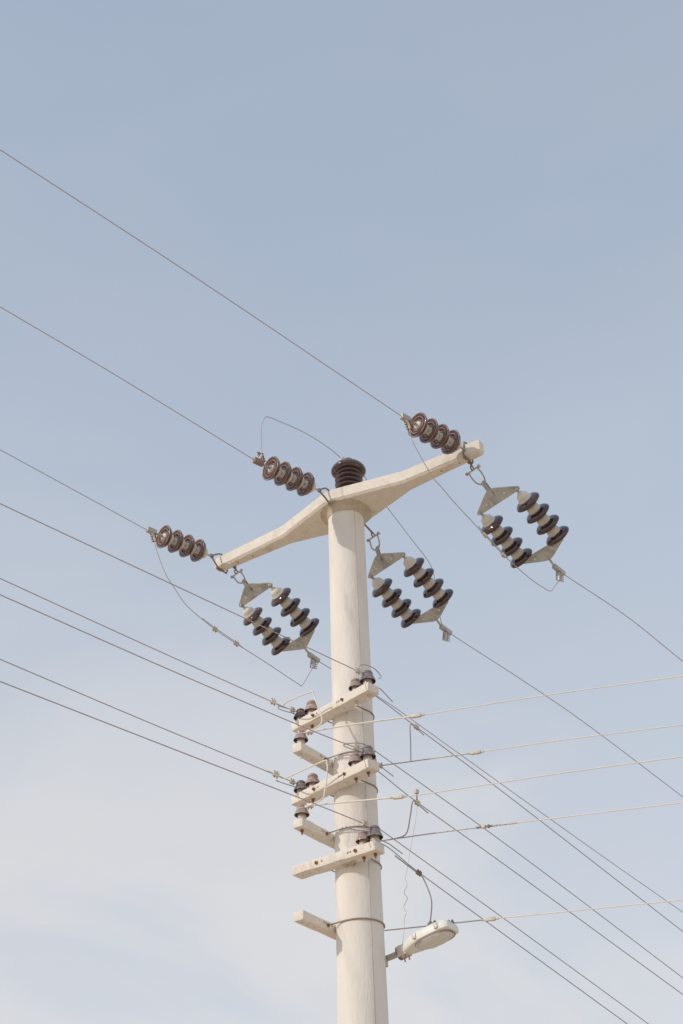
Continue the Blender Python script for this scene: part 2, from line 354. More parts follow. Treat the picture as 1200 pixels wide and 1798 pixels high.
# near-side single strings: anchor (u, v) in the arm's frame, all level
NEAR = {'R': ((1.613, -.076), 'rust', -1), 'M': ((-.04, -.438), 'rust', 1), 'L': ((-1.798, -.195), 'rust', -1)}
NEARLAB = {'R': 'single string of four brown discs at the right end of the top cross-arm',
           'M': 'single string of four brown discs ahead of the pole top, middle of three',
           'L': 'single string of four brown discs at the left end of the top cross-arm'}
NA = {}
for k, ((u, v), bm_, sg) in NEAR.items():
    A = W(u, v, 11.06); NA[k] = A
    st = thing('insulator_string', NEARLAB[k], 'insulator', A, 'single insulator strings on the near side of the top cross-arm')
    # stirrup from the string to the arm
    hw = .075 if k != 'M' else .30
    m = MB()
    if k == 'M':
        m.tube(smooth([A + Vector((0, 0, .01)), W(u, -.37, 11.125), W(u + .01, -.325, 11.15), W(u + .015, -.25, 11.145)]), .010)
        m.tube([A + Vector((0, 0, -.005)), W(u + .02, -.36, 11.0), W(u + .035, -.30, 10.945)], .010)
        m.tube(arc(A + Z_ * .0, E_, Z_, .022, 0, 360, 12)[:-1], .008, closed=True)
        hexnut(m, W(u + .035, -.30, 10.948), W(0, -.05, 1) - W(0, 0, 0) - Z_ * 2, .02, .02)
    else:
        vc = v
        m.tube([A + Z_ * .008, W(u, -hw + .01, ZT + .03), W(u, -hw * .3, ZT + .045), W(u, hw, ZT + .014), W(u, hw + .014, ZT - .03), W(u, hw + .014, ZB + .02), W(u, hw, ZB - .014), W(u, -hw, ZB - .016), W(u, -hw - .03, ZB + .012), A - Z_ * .008], .010)
        m.tube(arc(A, E_, Z_, .022, 0, 360, 12)[:-1], .008, closed=True)
        hexnut(m, W(u, -hw - .005, ZB - .02), Z_, .018, .024); hexnut(m, W(u, -hw + .03, ZB - .022), Z_, .016, .02)
    m.build('stirrup', 'rod', st)
    ax = (L(A, -1, 11.035) - L(A, 0, 11.055)).normalized()
    p0 = L(A, -.05, 11.056)
    MB().tube([A, p0, L(A, -.09, 11.055)], .012).build('link', 'steel', st)
    for i in range(4): disc(st, p0 + ax * (.030 + .158 * i), ax, first=False, k=1.1)
    # dead-end clamp
    cs = p0 + ax * (.030 + .158 * 4)
    MB().tube([cs - ax * .012, cs + ax * .07], .013).build('clamp_link', 'steel', st)
    cb = cs + ax * .13 + Z_ * .012
    cl = MB().box(cb, ax, N_, ax.cross(N_), .062, .026, .030).build('dead_end_clamp', 'steel' if k != 'M' else 'rod', st, bevel=.008)
    jb = cs + ax * .085 + Z_ * (-.055 if sg < 0 else .10)
    if sg < 0:
        MB().tube(smooth([cs + ax * .14, cs + ax * .10 - Z_ * .04, jb - Z_ * .05 - ax * .01]), .016).build('jumper_throat', 'clamp', st)
        bolt_cluster(st, jb - Z_ * .01, (Z_ * 1 + ax * .35).normalized(), (ax * .8 - N_ * .5 - Z_ * .1).normalized(), 4, .028, .055)
    else:
        MB().tube(smooth([cs + ax * .14, cs + ax * .115 + Z_ * .06, jb + Z_ * .03]), .016).build('jumper_throat', 'clamp', st)
        bolt_cluster(st, jb, (Z_ * 1 + ax * .35).normalized(), (ax * .8 - N_ * .5 + Z_ * .35).normalized(), 4, .028, .06)
    NEAR[k] = (A, cs, ax, jb)

# far-side double strings hung between two yoke plates
FAR = {'R': ((1.592, .10), 'double string of brown discs hanging from the right end of the top cross-arm'),
       'M': ((.046, .455), 'double string of brown discs just right of the pole shaft'),
       'L': ((-1.649, .076), 'double string of brown discs hanging from the left end of the top cross-arm')}
FC = {}
YOK = {'R': (.30, 10.745, -.033, -.075), 'M': (.155, 10.70, -.072, -.11), 'L': (.185, 10.76, .01, -.045)}
for k, ((u, v), lab) in FAR.items():
    A = W(u, v, 10.93)
    st = thing('double_insulator_string', lab, 'insulator', A, 'double insulator strings on the far side of the top cross-arm')
    ys, yz, yn, ym = YOK[k]
    ap = L(A, ys, yz, yn)                               # yoke apex hole
    lo = L(A, ys + .80, yz - .415, ym)            # middle of the lower yoke's edge
    t = (lo - ap).normalized(); nrm = t.cross(N_).normalized()
    # eye bolt from the beam, shackle, twisted link
    m = MB()
    top = W(u, min(v, .05) if k != 'M' else .26, ZB + .01)
    m.tube([top, A + Z_ * .01], .011); m.tube(arc(A - Z_ * .012, E_, Z_, .024, 0, 360, 12)[:-1], .008, closed=True)
    hexnut(m, top - Z_ * .012, Z_, .022, .02)
    m.build('eye_bolt', 'rod', st)
    d0 = (ap - A).normalized(); gap = (ap - A).length
    pinc = A - Z_ * .03 + d0 * .01; bow = A + d0 * (gap * .62)
    m = MB()
    m.tube([pinc - N_ * .085, pinc + N_ * .085], .009)
    m.tube(smooth([pinc - N_ * .062, pinc - N_ * .07 + d0 * gap * .2, pinc - N_ * .055 + d0 * gap * .42, bow - N_ * .0 + d0 * .012, pinc + N_ * .055 + d0 * gap * .42, pinc + N_ * .07 + d0 * gap * .2, pinc + N_ * .062]), .0085)
    hexnut(m, pinc + N_ * .09, N_, .02, .02); hexnut(m, pinc - N_ * .09, N_, .02, .016)
    m.build('shackle', 'steel', st)
    m = MB()
    for sgn in (-1, 1):
        c = (bow + ap) / 2 + d0 * .01 + nrm * .016 * sgn
        m.box(c, (ap - bow).normalized(), N_, nrm, (ap - bow).length / 2 + .035, .022, .005)
    m.build('link_plates', 'plate', st, bevel=.003)
    # upper yoke
    def yoke(base, dirn, name, q=1.0):
        """triangular plate: apex side at -dirn, long side at +dirn, thickness along nrm"""
        pl = [(-.030, -.045), (.030, -.045), (.070, -.03), (.30, .095), (.315, .115), (.305, .135), (.28, .140), (-.28, .140), (-.305, .135), (-.315, .115), (-.30, .095), (-.070, -.03)]
        r1 = [base + N_ * a + dirn * b * q + nrm * .007 for a, b in pl]; r2 = [base + N_ * a + dirn * b * q - nrm * .007 for a, b in pl]
        o = MB().loft([r1, r2]).build(name, 'plate', st)
        for a, b in ((0, 0), (-.13, .075), (.13, .075), (-.28, .115), (.28, .115)):
            MB().lathe([(.016, -.016), (.016, .016)], base + N_ * a + dirn * b * q, nrm, 10).build('yoke_bolt', 'cap', o)
        return o
    yoke(ap, t, 'yoke_plate')
    lc = lo - t * .055
    yoke(lc + t * .115, -t, 'yoke_plate', .82)
    for sgn in (-1, 1):
        h0 = ap + N_ * .27 * sgn + t * .115; h1 = lc + N_ * .27 * sgn + t * .02
        ax = (h1 + t * .02 - h0).normalized()
        m = MB()
        m.tube(arc(h0 + ax * .012, ax, nrm, .024, 0, 360, 12)[:-1], .008, closed=True); m.tube([h0 + ax * .03, h0 + ax * .075], .011)
        m.build('ball_link', 'steel', st)
        d0_ = h0 + ax * .068
        for i in range(4): disc(st, d0_ + ax * (.168 * i), ax, first=(i == 0), shed='shed2', k=1.17)
        MB().tube([d0_ + ax * (.168 * 4 - .02), h1 + t * .03], .012).build('ball_link', 'steel', st)
    # dead-end clamp below the lower yoke
    ca = lc + t * .12; cs = ca + t * .12 - Z_ * .03
    m = MB(); m.tube([ca, cs], .013); m.tube(arc(ca, t, nrm, .02, 0, 360, 10)[:-1], .008, closed=True); m.build('clamp_link', 'steel', st)
    wd = (E_ - Z_ * .27).normalized()
    cb = cs + wd * .06
    MB().box(cb, wd, N_, wd.cross(N_), .085, .024, .026).build('dead_end_clamp', 'steel', st, bevel=.008)
    jd = (-Z_ * 1 - wd * .15).normalized()
    MB().tube(smooth([cb + wd * .05, cb + jd * .05, cb + jd * .15]), .015).build('jumper_throat', 'plate', st)
    bolt_cluster(st, cb + jd * .085, jd, (wd * .8 + N_ * .45).normalized(), 5, .028, .075, 'steel')
    FC[k] = (A, cb, wd, cb + jd * .15)

# ------------------------------------------------------------------ post insulator on the pole top
PB = W(.035, .03, ZT)
post = thing('post_insulator', 'large ribbed dark brown post insulator standing on top of the pole', 'insulator', PB)
prof = [(.12, 0), (.125, .03)]
for i in range(6):
    z = .055 + .064 * i
    prof += [(.112, z - .022), (.150, z - .004), (.158, z + .002), (.156, z + .010), (.118, z + .022)]
prof += [(.112, .405), (.150, .398), (.190, .418), (.200, .432), (.201, .444), (.192, .468), (.170, .497), (.135, .522), (.09, .538), (.06, .544), (.052, .556), (.05, .575), (.058, .585), (.056, .60), (.035, .612), (.01, .615)]
MB().lathe(prof, PB, Z_, 56).build('porcelain_body', 'brown', post, sharp=50)
MB().lathe([(.15, -.004), (.15, .012), (.11, .02)], PB, Z_, 32).build('base_flange', 'steel', post)
tpc = PB + Z_ * .575
MB().box(tpc - E_ * .075 + Z_ * .0, E_, N_, Z_, .035, .022, .022).build('wire_clamp', 'clamp', post, bevel=.006)

# ------------------------------------------------------------------ low-voltage arms
AZ2 = R(46.02)
LV = [dict(az=AZ2, z=8.471, ul=-.5525, ur=.583, v0=-.345, w=.15, h=.092, lab='upper of the three short front cross-arms, above the topmost left bracket'),
      dict(az=AZ2, z=7.669, ul=-.559, ur=.540, v0=-.345, w=.15, h=.095, lab='middle of the three short front cross-arms, between two left brackets'),
      dict(az=AZ, z=6.883, ul=-.5185, ur=.447, v0=-.350, w=.15, h=.092, lab='lowest short front cross-arm, with bare holes at its left end')]
for i, d in enumerate(LV):
    az, z, h, w, v0 = d['az'], d['z'], d['h'], d['w'], d['v0']
    zc = z - h / 2; uc = (d['ul'] + d['ur']) / 2
    t = thing('front_crossarm', d['lab'], 'cross-arm', W(uc, v0 + w / 2, z - h, az), 'short concrete cross-arms on the front of the pole')
    au = W(1, 0, 0, az) - W(0, 0, 0, az); av = W(0, 1, 0, az) - W(0, 0, 0, az)
    b = MB().box(W(uc, v0 + w / 2, zc, az), au, av, Z_, (d['ur'] - d['ul']) / 2, w / 2, h / 2).build('beam', 'arm', t, bevel=.010, cast=.006)
    holes = [(W(x, v0 + w / 2, z - h - .001, az), -Z_, .011, .05) for x in ((-.30, .16) if i < 2 else (-.44, -.36, -.26))]
    holes += [(W(x, v0 - .001, zc + .004, az), -av, .011, .04) for x in (.165, -.165, .135)]
    cut_holes(b, holes)
    # U-bolt round the back of the pole
    r = pole_r(zc) + .009
    m = MB()
    pts = [W(-r, v0 - .03, zc, az), W(-r, 0, zc, az)] + [W(-r * math.cos(R(a)), r * math.sin(R(a)), zc, az) for a in range(10, 180, 10)] + [W(r, 0, zc, az), W(r, v0 - .03, zc, az)]
    m.tube(pts, .0058)
    m.build('u_bolt', 'rod', t)
    for x in (-r, r): hexnut(MB(), W(x, v0 - .008, zc, az), av, .017, .016).build('nut', 'rust', t)
    # mortar packing between beam and pole
    q = MB()
    ring_o = []
    for zz, g_ in ((z - .008, .0), (z - h + .006, .0)):
        ring_o.append([W(-.135, v0 + w - .02, zz, az), W(-.10, v0 + w + .03, zz, az), W(0, v0 + w + .01, zz, az), W(.10, v0 + w + .03, zz, az), W(.135, v0 + w - .02, zz, az)])
    q.loft(ring_o).build('packing', 'mortar', t)
    if i == 2:
        for x, vv, rr in ((.02, -.235, .03), (.085, -.22, .038), (.13, -.25, .026)):
            MB().lathe([(rr * .2, -.02), (rr * .8, -.012), (rr, .004), (rr * .7, .03)], W(x, vv, z - h, az), Z_, 14, wob=.012).build('mortar_lump', 'mortar', t)
BR = [dict(z=7.99, lab='topmost left bracket arm pointing towards the viewer, insulator on its tip', lo=-.60),
      dict(z=7.207, lab='second left bracket arm from the top, insulator on its tip', lo=-.595),
      dict(z=6.310, lab='lowest left bracket arm, bare and without an insulator', lo=-.60)]
BU0, BW, BH = -.20, .112, .088
for i, d in enumerate(BR):
    z = d['z']; zc = z - BH / 2
    t = thing('side_bracket', d['lab'], 'bracket', W(BU0 - BW / 2, 0, z - BH), 'concrete bracket arms on the left side of the pole')
    au = W(1, 0, 0) - W(0, 0, 0); av = W(0, 1, 0) - W(0, 0, 0)
    b = MB().box(W(BU0 - BW / 2, 0, zc), au, av, Z_, BW / 2, abs(d['lo']), BH / 2).build('beam', 'arm', t, bevel=.010, cast=.006)
    holes = [(W(BU0 - BW / 2, x, z - BH - .001), -Z_, .011, .05) for x in ((-.36, .36) if i < 2 else (-.54, -.36, .36))]
    holes += [(W(BU0 + .001, x, zc + .012), au, .011, .04) for x in (-.255, -.285, -.165)]
    cut_holes(b, holes)
    r = pole_r(zc) + .008
    m = MB()
    pts = [W(BU0 - BW - .03, -r, zc), W(0, -r, zc)] + [W(r * math.sin(R(a)), -r * math.cos(R(a)), zc) for a in range(10, 180, 10)] + [W(0, r, zc), W(BU0 - BW - .03, r, zc)]
    m.tube(pts, .0052 if i < 2 else .0075); m.build('u_bolt', 'tie', t)
    for x in (-r, r): hexnut(MB(), W(BU0 - BW - .008, x, zc), au, .017, .016).build('nut', 'rust', t)
    hexnut(MB(), W(BU0 + .008, -r, zc), au, .017, .016).build('nut', 'rust', t)

# ------------------------------------------------------------------ small pin insulators
SH = [(.0605, .0455), (.063, .047), (.0625, .056), (.056, .070), (.050, .083), (.046, .094), (.038, .098), (.0365, .104), (.042, .109), (.043, .116), (.038, .127), (.026, .136), (.010, .139)]
HOL = [(.0605, .0452), (.057, .048), (.053, .066), (.044, .080), (.030, .084), (.02, .085)]
PET = [(.020, -.001), (.033, .000), (.036, .010), (.034, .040), (.031, .082), (.02, .083)]
def lv_ins(P, lab, mat, tilt=None, below=.095, nutmat='rust', grp='small pin insulators on the lower arms', s=1.0):
    s *= 1.17
    t = thing('pin_insulator', lab, 'insulator', P, grp)
    ax = (Z_ + (tilt or Vector((0, 0, 0)))).normalized()
    sc = lambda pr: [(a * s, b * s) for a, b in pr]
    sh_ = MB().lathe(sc(SH), P, ax, 28, open_=True).build('shell', mat, t, sharp=55)
    MB().lathe(sc(HOL), P, ax, 28, open_=True).build('shaded_inner_glaze', 'plum', t, sharp=55)  # inside of the skirt, its shade put into a darker glaze colour
    MB().lathe(sc(PET), P, ax, 24).build('petticoat', 'pale', t)
    m = MB().tube([P - Z_ * (below + .045), P + Z_ * .01], .009, 8); hexnut(m, P - Z_ * (below + .010), Z_, .017, .016)
    m.build('pin', nutmat, t)
    return P + ax * .10 * s
INS = {}
a1, a2, a3 = LV
def onarm(d, u): return W(u, d['v0'] + d['w'] / 2, d['z'] + .001, d['az'])
INS['a1l1'] = lv_ins(onarm(a1, -.495), 'small dark insulator, outer left one on the upper front cross-arm', 'brown', Vector((.06, 0, 0)))
INS['a1l2'] = lv_ins(onarm(a1, -.315), 'small dusty pink insulator, inner left one on the upper front cross-arm', 'dusty', s=1.12)
INS['a1r1'] = lv_ins(onarm(a1, .335), 'small dusty insulator, inner right one on the upper front cross-arm', 'dusty', nutmat='clamp')
INS['a1r2'] = lv_ins(onarm(a1, .505), 'small grey insulator, outer right one on the upper front cross-arm', 'slate', nutmat='clamp', s=1.1)
INS['a2l1'] = lv_ins(onarm(a2, -.495), 'small dark insulator, outer left one on the middle front cross-arm', 'slate')
INS['a2l2'] = lv_ins(onarm(a2, -.318), 'small dusty pink insulator, inner left one on the middle front cross-arm', 'dusty', s=1.05)
INS['a2r1'] = lv_ins(onarm(a2, .295), 'small dusty insulator, inner right one on the middle front cross-arm', 'dusty')
INS['a2r2'] = lv_ins(onarm(a2, .465), 'small grey insulator, outer right one on the middle front cross-arm', 'slate', s=1.08)
INS['a3r1'] = lv_ins(onarm(a3, .265), 'small dusty insulator, inner one on the lowest front cross-arm', 'dusty')
INS['a3r2'] = lv_ins(onarm(a3, .395), 'small grey insulator, outer one on the lowest front cross-arm', 'slate', s=1.08)
def onbr(i, v): return W(BU0 - BW / 2, v, BR[i]['z'] + .001)
INS['b1n'] = lv_ins(onbr(0, -.535), 'small dusty insulator on the tip of the topmost left bracket', 'dusty', nutmat='clamp')
INS['b2n'] = lv_ins(onbr(1, -.530), 'small dusty insulator on the tip of the second left bracket', 'dusty')
for i, nm in ((0, 'topmost'), (1, 'second'), (2, 'lowest')):
    INS['b%df' % (i + 1)] = lv_ins(onbr(i, .535), 'small insulator at the far end of the %s left bracket, behind the pole' % nm, 'slate')

# ------------------------------------------------------------------ wires
def conductor(name, label, pts, r, mat, cat='wire', group=None, seg=7):
    t = thing(name, label, cat, pts[0], group)
    MB().tube(pts, r, seg).build('strand', mat, t)
    return t
def pg_clamp(parent, P, d, mat='clamp', s=1.0, n=2, name='groove_clamp'):
    """parallel-groove clamp: two jaw blocks and bolts"""
    d = d.normalized(); side = d.cross(Z_).normalized(); u_ = side.cross(d)
    m = MB(); m.box(P + u_ * .010 * s, d, side, u_, .030 * s, .014 * s, .008 * s); m.box(P - u_ * .010 * s, d, side, u_, .030 * s, .014 * s, .008 * s)
    o = m.build(name, mat, parent, bevel=.003)
    b = MB()
    for i in range(n):
        q = P + d * (.03 * s * (i - (n - 1) / 2)); b.tube([q - u_ * .032 * s, q + u_ * .034 * s], .005 * s, 6); hexnut(b, q + u_ * .024 * s, u_, .010 * s, .010 * s)
    b.build('clamp_bolts', 'rod' if mat != 'rust' else 'rust', o)
    return o
def run_on(pts, extra, k):
    """continue a measured wire past the picture on an easing sag"""
    d = pts[-1] - pts[-2]; h = Vector((d.x, d.y, 0)); hl = h.length; h.normalize(); sl_ = d.z / hl; out = []
    for i in range(1, 13):
        s = extra * i / 12; out.append(pts[-1] + h * s + Z_ * (sl_ * s + .5 * k * s * s))
    return out
# three line conductors on the near side
NS = {'R': [(-.93, 11.055), (-3.46, 11.405), (-5.608, 11.655)], 'M': [(-.95, 11.06), (-2.684, 11.29), (-3.991, 11.435)], 'L': [(-.94, 11.045), (-1.689, 11.136), (-2.803, 11.268)]}
NL = {'R': 'overhead conductor running up left from the right insulator string, topmost wire',
      'M': 'overhead conductor running up left from the middle insulator string',
      'L': 'overhead conductor running up left from the left insulator string'}
for k in 'RML':
    A, cs, ax, jb = NEAR[k]
    pts = [cs + ax * .10 + Z_ * .012] + [L(A, s, z) for s, z in NS[k]]
    pts = smooth(pts, 5); pts += run_on(pts, 34, .002)
    conductor('line_conductor', NL[k], pts, .0046, 'copper', group='line conductors on the near side')
# three on the far side
FS = {'R': [(2.287, 9.935), (3.208, 9.68), (5.0, 9.19)], 'M': [(3.052, 9.655), (5.045, 9.105)], 'L': [(2.262, 9.964), (2.815, 9.815), (4.402, 9.36), (5.941, 8.925), (7.587, 8.48)]}
FL = {'R': 'overhead conductor running down right from the right double string', 'M': 'overhead conductor running down right from the middle double string',
      'L': 'overhead conductor leaving the left double string and passing behind the pole'}
for k in 'RML':
    A, cb, wd, je = FC[k]
    pts = smooth([cb - wd * .06, cb + wd * .12] + [L(A, s, z) for s, z in FS[k]], 5); pts += run_on(pts, 30, .010)
    conductor('line_conductor', FL[k], pts, .0048, 'wire', group='line conductors on the far side')

# jumpers between the near and the far strings
A, cs, ax, jb = NEAR['R']; fe = FC['R'][3]
pts = smooth([jb - Z_ * .04, L(A, -.768, 10.80), L(A, -.668, 10.645), L(A, -.51, 10.442), L(A, -.397, 10.371), L(A, -.208, 10.247), L(A, .191, 10.022), L(A, .448, 9.881), L(A, .808, 9.746), L(A, 1.05, 9.705), L(A, 1.13, 9.715), L(A, 1.20, 9.80), fe], 6)
j = conductor('jumper_wire', 'jumper wire looping beneath the right end of the top cross-arm', pts, .0046, 'wire', group='jumper wires at the top cross-arm')
dj = (L(A, .448, 9.881) - L(A, .191, 10.022)).normalized()
for s, z in ((.191, 10.022), (.448, 9.881)): pg_clamp(j, L(A, s, z), dj, 'clamp', .9)
MB().tube([L(A, .10, 10.10), L(A, .191, 10.04), L(A, .448, 9.90), L(A, .50, 9.87)], .0048, 6).build('lap_end', 'wire', j)
A, cs, ax, jb = NEAR['L']; fe = FC['L'][3]
pts = smooth([jb - Z_ * .04, L(A, -.761, 10.83), L(A, -.63, 10.574), L(A, -.506, 10.433), L(A, -.303, 10.247), L(A, .081, 10.091), L(A, .38, 10.013), L(A, .831, 9.911), L(A, 1.27, 9.80), L(A, 1.35, 9.81), fe], 6)
j = conductor('jumper_wire', 'jumper wire looping beneath the left end of the top cross-arm', pts, .0046, 'wire', group='jumper wires at the top cross-arm')
dj = (L(A, .38, 10.013) - L(A, .081, 10.091)).normalized()
for s, z in ((.081, 10.091), (.38, 10.013)): pg_clamp(j, L(A, s, z), dj, 'clamp', 1.1)
MB().tube([L(A, -.10, 10.17), L(A, .081, 10.108), L(A, .38, 10.03), L(A, .50, 9.985)], .0048, 6).build('lap_end', 'wire', j)
A, cs, ax, jb = NEAR['M']; fe = FC['M'][3]; AF = FC['M'][0]
up_pts = [jb + Z_ * .03, L(A, -.81, 11.50), L(A, -.785, 11.64), L(A, -.755, 11.715), L(A, -.70, 11.745), L(A, -.60, 11.755), L(A, -.241, 11.779), L(A, .10, 11.745), tpc - E_ * .075]
dn_pts = [tpc, tpc + E_ * .16 - Z_ * .03, L(AF, .285, 11.381), L(AF, .581, 11.137), L(AF, .896, 10.86), L(AF, 1.02, 10.62, -.08), L(AF, 1.08, 10.30, -.10), fe]
conductor('jumper_wire', 'bent jumper wire arching over to the post insulator on the pole top', smooth(up_pts, 6) + smooth(dn_pts, 6), .0046, 'wire', group='jumper wires at the top cross-arm')

# low-voltage conductors, near side
def neck(P, r=.042, a0=0, a1=300): return arc(P, E_, N_, r, a0, a1, 14)
NLV = [('a1r2', [(-.114, 8.607), (-2.0, 8.72), (-4.115, 8.848)], 'low wire from the left edge to the right end of the upper front cross-arm'),
       ('a1l1', [(-.10, 8.592), (-.361, 8.597), (-1.9, 8.705), (-3.486, 8.831)], 'low wire from the left edge to the left end of the upper front cross-arm'),
       ('a2r2', [(-.127, 7.784), (-.754, 7.80), (-2.3, 7.888), (-3.983, 8.007)], 'low wire crossing before the upper arm to the right of the middle one'),
       ('a2l1', [(-.10, 7.789), (-.317, 7.805), (-1.8, 7.905), (-3.39, 8.028)], 'low wire from the left edge to the left end of the middle front cross-arm'),
       ('a3r2', [(-.10, 7.048), (-.81, 7.09), (-2.3, 7.165), (-3.94, 7.251)], 'lowest wire from the left edge to the right end of the lowest front cross-arm')]
TAILS = {'a1r2': [(-.10, .02), (-.06, .11), (.10, .13), (.20, .07), (.17, .03)], 'a1l1': [(-.05, -.02), (-.26, -.03), (-.27, .0), (-.15, .012)], 'a2r2': [(.05, -.01), (-.2, -.03), (-.28, -.01), (-.05, .07), (.12, .03)], 'a2l1': [(-.04, -.03), (-.28, -.03), (-.28, -.02)], 'a3r2': [(.02, .0), (-.22, -.04), (-.34, -.04)]}
for key, sz, lab in NLV:
    P = INS[key]
    pts = smooth([L(P, s, z) for s, z in sz], 5); pts += run_on(pts, 34, .002)
    w = conductor('low_voltage_wire', lab, [P - E_ * .045] + pts, .0050, 'copper', group='low wires coming from the left edge')
    m = MB(); m.tube(neck(P, .043 if key[1] != '1' else .045), .006, 6)
    m.tube(smooth([P + E_ * s + Z_ * dz - N_ * .02 for s, dz in TAILS[key]], 5), .0052, 6)
    m.build('tie_loop', 'wire', w)
    d = pts[3] - pts[0]
    pg_clamp(w, L(P, sz[0][0], sz[0][1]) + d.normalized() * .01, d, 'clamp', 1.0, 2)
# low-voltage conductors, far side
FLV = [('a1r1', [(.361, 8.500), (.815, 8.350), (2.119, 7.936), (4.696, 7.064)], 'far low wire leaving the right end of the upper front cross-arm', 0),
       ('a1l2', [(.45, 8.475), (.878, 8.338), (2.819, 7.755), (5.495, 6.86)], 'far low wire emerging right of the pole just above the middle front cross-arm', 0),
       ('a2r1', [(.302, 7.723), (.791, 7.541), (2.056, 7.155), (4.556, 6.36)], 'far low wire leaving the right end of the middle front cross-arm', 0),
       ('a2l2', [(.45, 7.61), (.938, 7.463), (2.698, 6.89), (4.734, 6.212)], 'far low wire emerging right of the pole just above the lowest front cross-arm', 0),
       ('a3r1', [(.317, 6.958), (.691, 6.805), (1.886, 6.405), (3.505, 5.863)], 'far low wire leaving the lowest front cross-arm, passing above the street lamp', 0)]
FW = []
for key, sz, lab, n in FLV:
    P = INS[key]
    pts = smooth([P + E_ * .03 + N_ * n] + [L(P, s, z, n) for s, z in sz], 5); pts += run_on(pts, 30, .010)
    w = conductor('low_voltage_wire', lab, pts, .0050, 'wire', group='low wires running off to the lower right')
    m = MB(); m.tube(neck(P, .041 + .4 * n, 90, 380), .0058, 6)
    if n <= 0: m.tube([L(P, .12, P.z - .0, .035), L(P, .28, 8.60 if key == 'a1r1' else P.z - .03, .05), L(P, .44, (P.z - .09), .055)], .0058, 6)
    m.build('tie_loop', 'wire', w); FW.append((w, P, sz))

# ------------------------------------------------------------------ service cables to the right
SAZ = R(113)
SV = {'S1': ('b1n', [(.081, 8.110), (.567, 8.081), (1.216, 8.019), (2.452, 7.93), (3.758, 7.809)], 'white service cable in front of the pole from the topmost left bracket', (1.216, 8.019), 'white'),
      'S2': ('b1f', [(.177, 8.118), (.529, 8.092), (1.231, 8.035), (2.199, 7.962), (3.305, 7.858)], 'service cable from behind the pole, second from the top at right', (1.231, 8.035), 'cream'),
      'S3': ('b2n', [(.071, 7.335), (.971, 7.234), (1.224, 7.209), (2.625, 7.128), (3.632, 7.052)], 'white service cable in front of the pole from the second left bracket', (.99, 7.233), 'white'),
      'S4': ('b2f', [(.24, 7.304), (.723, 7.278), (1.251, 7.241), (3.177, 7.092)], 'service cable from behind the pole, just above the lowest front cross-arm', (1.25, 7.241), 'cream'),
      'S5': ('b3f', [(.179, 6.40), (.661, 6.366), (1.227, 6.329), (3.028, 6.195)], 'lowest service cable, passing above the street lamp head', (1.227, 6.329), 'cream')}
SA = {'S1': W(-.255, -.55, 0), 'S3': W(-.255, -.55, 0)}
SP = {}
for k, (ik, sz, lab, cl, mat) in SV.items():
    A = SA.get(k, W(-.255, .5, 0)); SP[k] = A
    P = INS[ik]
    inner = [L(A, s, z, az=SAZ) for s, z in sz if s <= cl[0] + .01]; outer = [L(A, cl[0], cl[1], az=SAZ)] + [L(A, s, z, az=SAZ) for s, z in sz if s > cl[0] + .05]
    o_pts = smooth(outer, 6); o_pts += run_on(o_pts, 24, .004)
    t = thing('service_cable', lab, 'cable', P, 'service cables running off to the right')
    MB().tube(o_pts, .0054, 7).build('cable', mat if k != 'S1' else 'cream', t)
    im = 'white' if k in ('S1', 'S3') else 'wirelight'
    MB().tube(smooth([P] + inner, 5), .0085 if im == 'white' else .0062, 7).build('inner_lead', im, t)
    MB().tube(arc(P, E_, N_, .043, 0, 330, 14), .006, 6).build('tie_loop', im, t)
    d = L(A, cl[0] + 1, cl[1], az=SAZ) - L(A, cl[0], cl[1], az=SAZ); C = L(A, cl[0], cl[1], az=SAZ)
    d = (outer[min(1, len(outer) - 1)] - C).normalized()
    sd_ = d.cross(Z_).normalized()
    g_ = MB().box(C, d, sd_, sd_.cross(d), .045 if k not in ('S4',) else .02, .016, .017).build('strain_clamp', 'clamp', t, bevel=.006)
    m = MB(); m.tube([C - d * .075, C + d * .09], .011, 7); hexnut(m, C + d * .05, d, .02, .012); m.build('clamp_rod', 'clamp' if k != 'S4' else 'rod', g_)
    if k == 'S4': MB().tube([C - d * .05, C + d * .14], .0105, 7).build('sleeve', 'steel', t); MB().tube([C + d * .15, C + d * .34], .0095, 7).build('sleeve', 'clamp', t)
    if k == 'S2': pg_clamp(t, L(A, .20, 8.117, az=SAZ), d, 'clamp', 1.0, 2)
    if k in ('S1', 'S3'): pg_clamp(t, inner[0] + d * .03, d, 'white', 1.1, 2)
    if k == 'S5':
        pg_clamp(t, L(A, .66, 6.362, az=SAZ), d, 'steel', 1.5, 2); pg_clamp(t, L(A, .84, 6.35, az=SAZ), d, 'rod', 1.2, 2)

# white bent leads from the near low wires down to the bracket tips
P = INS['a1l1']
q = [L(P, -.47, 8.605), L(P, -.361, 8.60), L(P, -.25, 8.59), W(-.42, -.52, 8.545), W(-.114, -.55, 8.529), W(-.085, -.55, 8.50), W(-.02, -.55, 8.306), W(.015, -.55, 8.20), W(.0, -.55, 8.135), W(-.08, -.56, 8.10), INS['b1n'] + N_ * .05]
j = conductor('bent_lead', 'white bent lead in front of the upper front cross-arm', smooth(q, 4), .0072, 'white', 'cable', 'white bent leads joining wires to service cables')
pg_clamp(j, L(P, -.361, 8.60), L(P, -1, 8.6) - L(P, 0, 8.56), 'white', 1.1, 2)
P = INS['a2l1']
q = [L(P, -.43, 7.82), L(P, -.317, 7.81), L(P, -.21, 7.80), W(-.40, -.52, 7.715), W(.025, -.55, 7.732), W(.062, -.55, 7.70), W(.068, -.55, 7.62), W(.03, -.55, 7.40), W(-.0, -.55, 7.345), W(-.08, -.56, 7.325), INS['b2n'] + N_ * .05]
j = conductor('bent_lead', 'white bent lead in front of the middle front cross-arm', smooth(q, 4), .0072, 'white', 'cable', 'white bent leads joining wires to service cables')
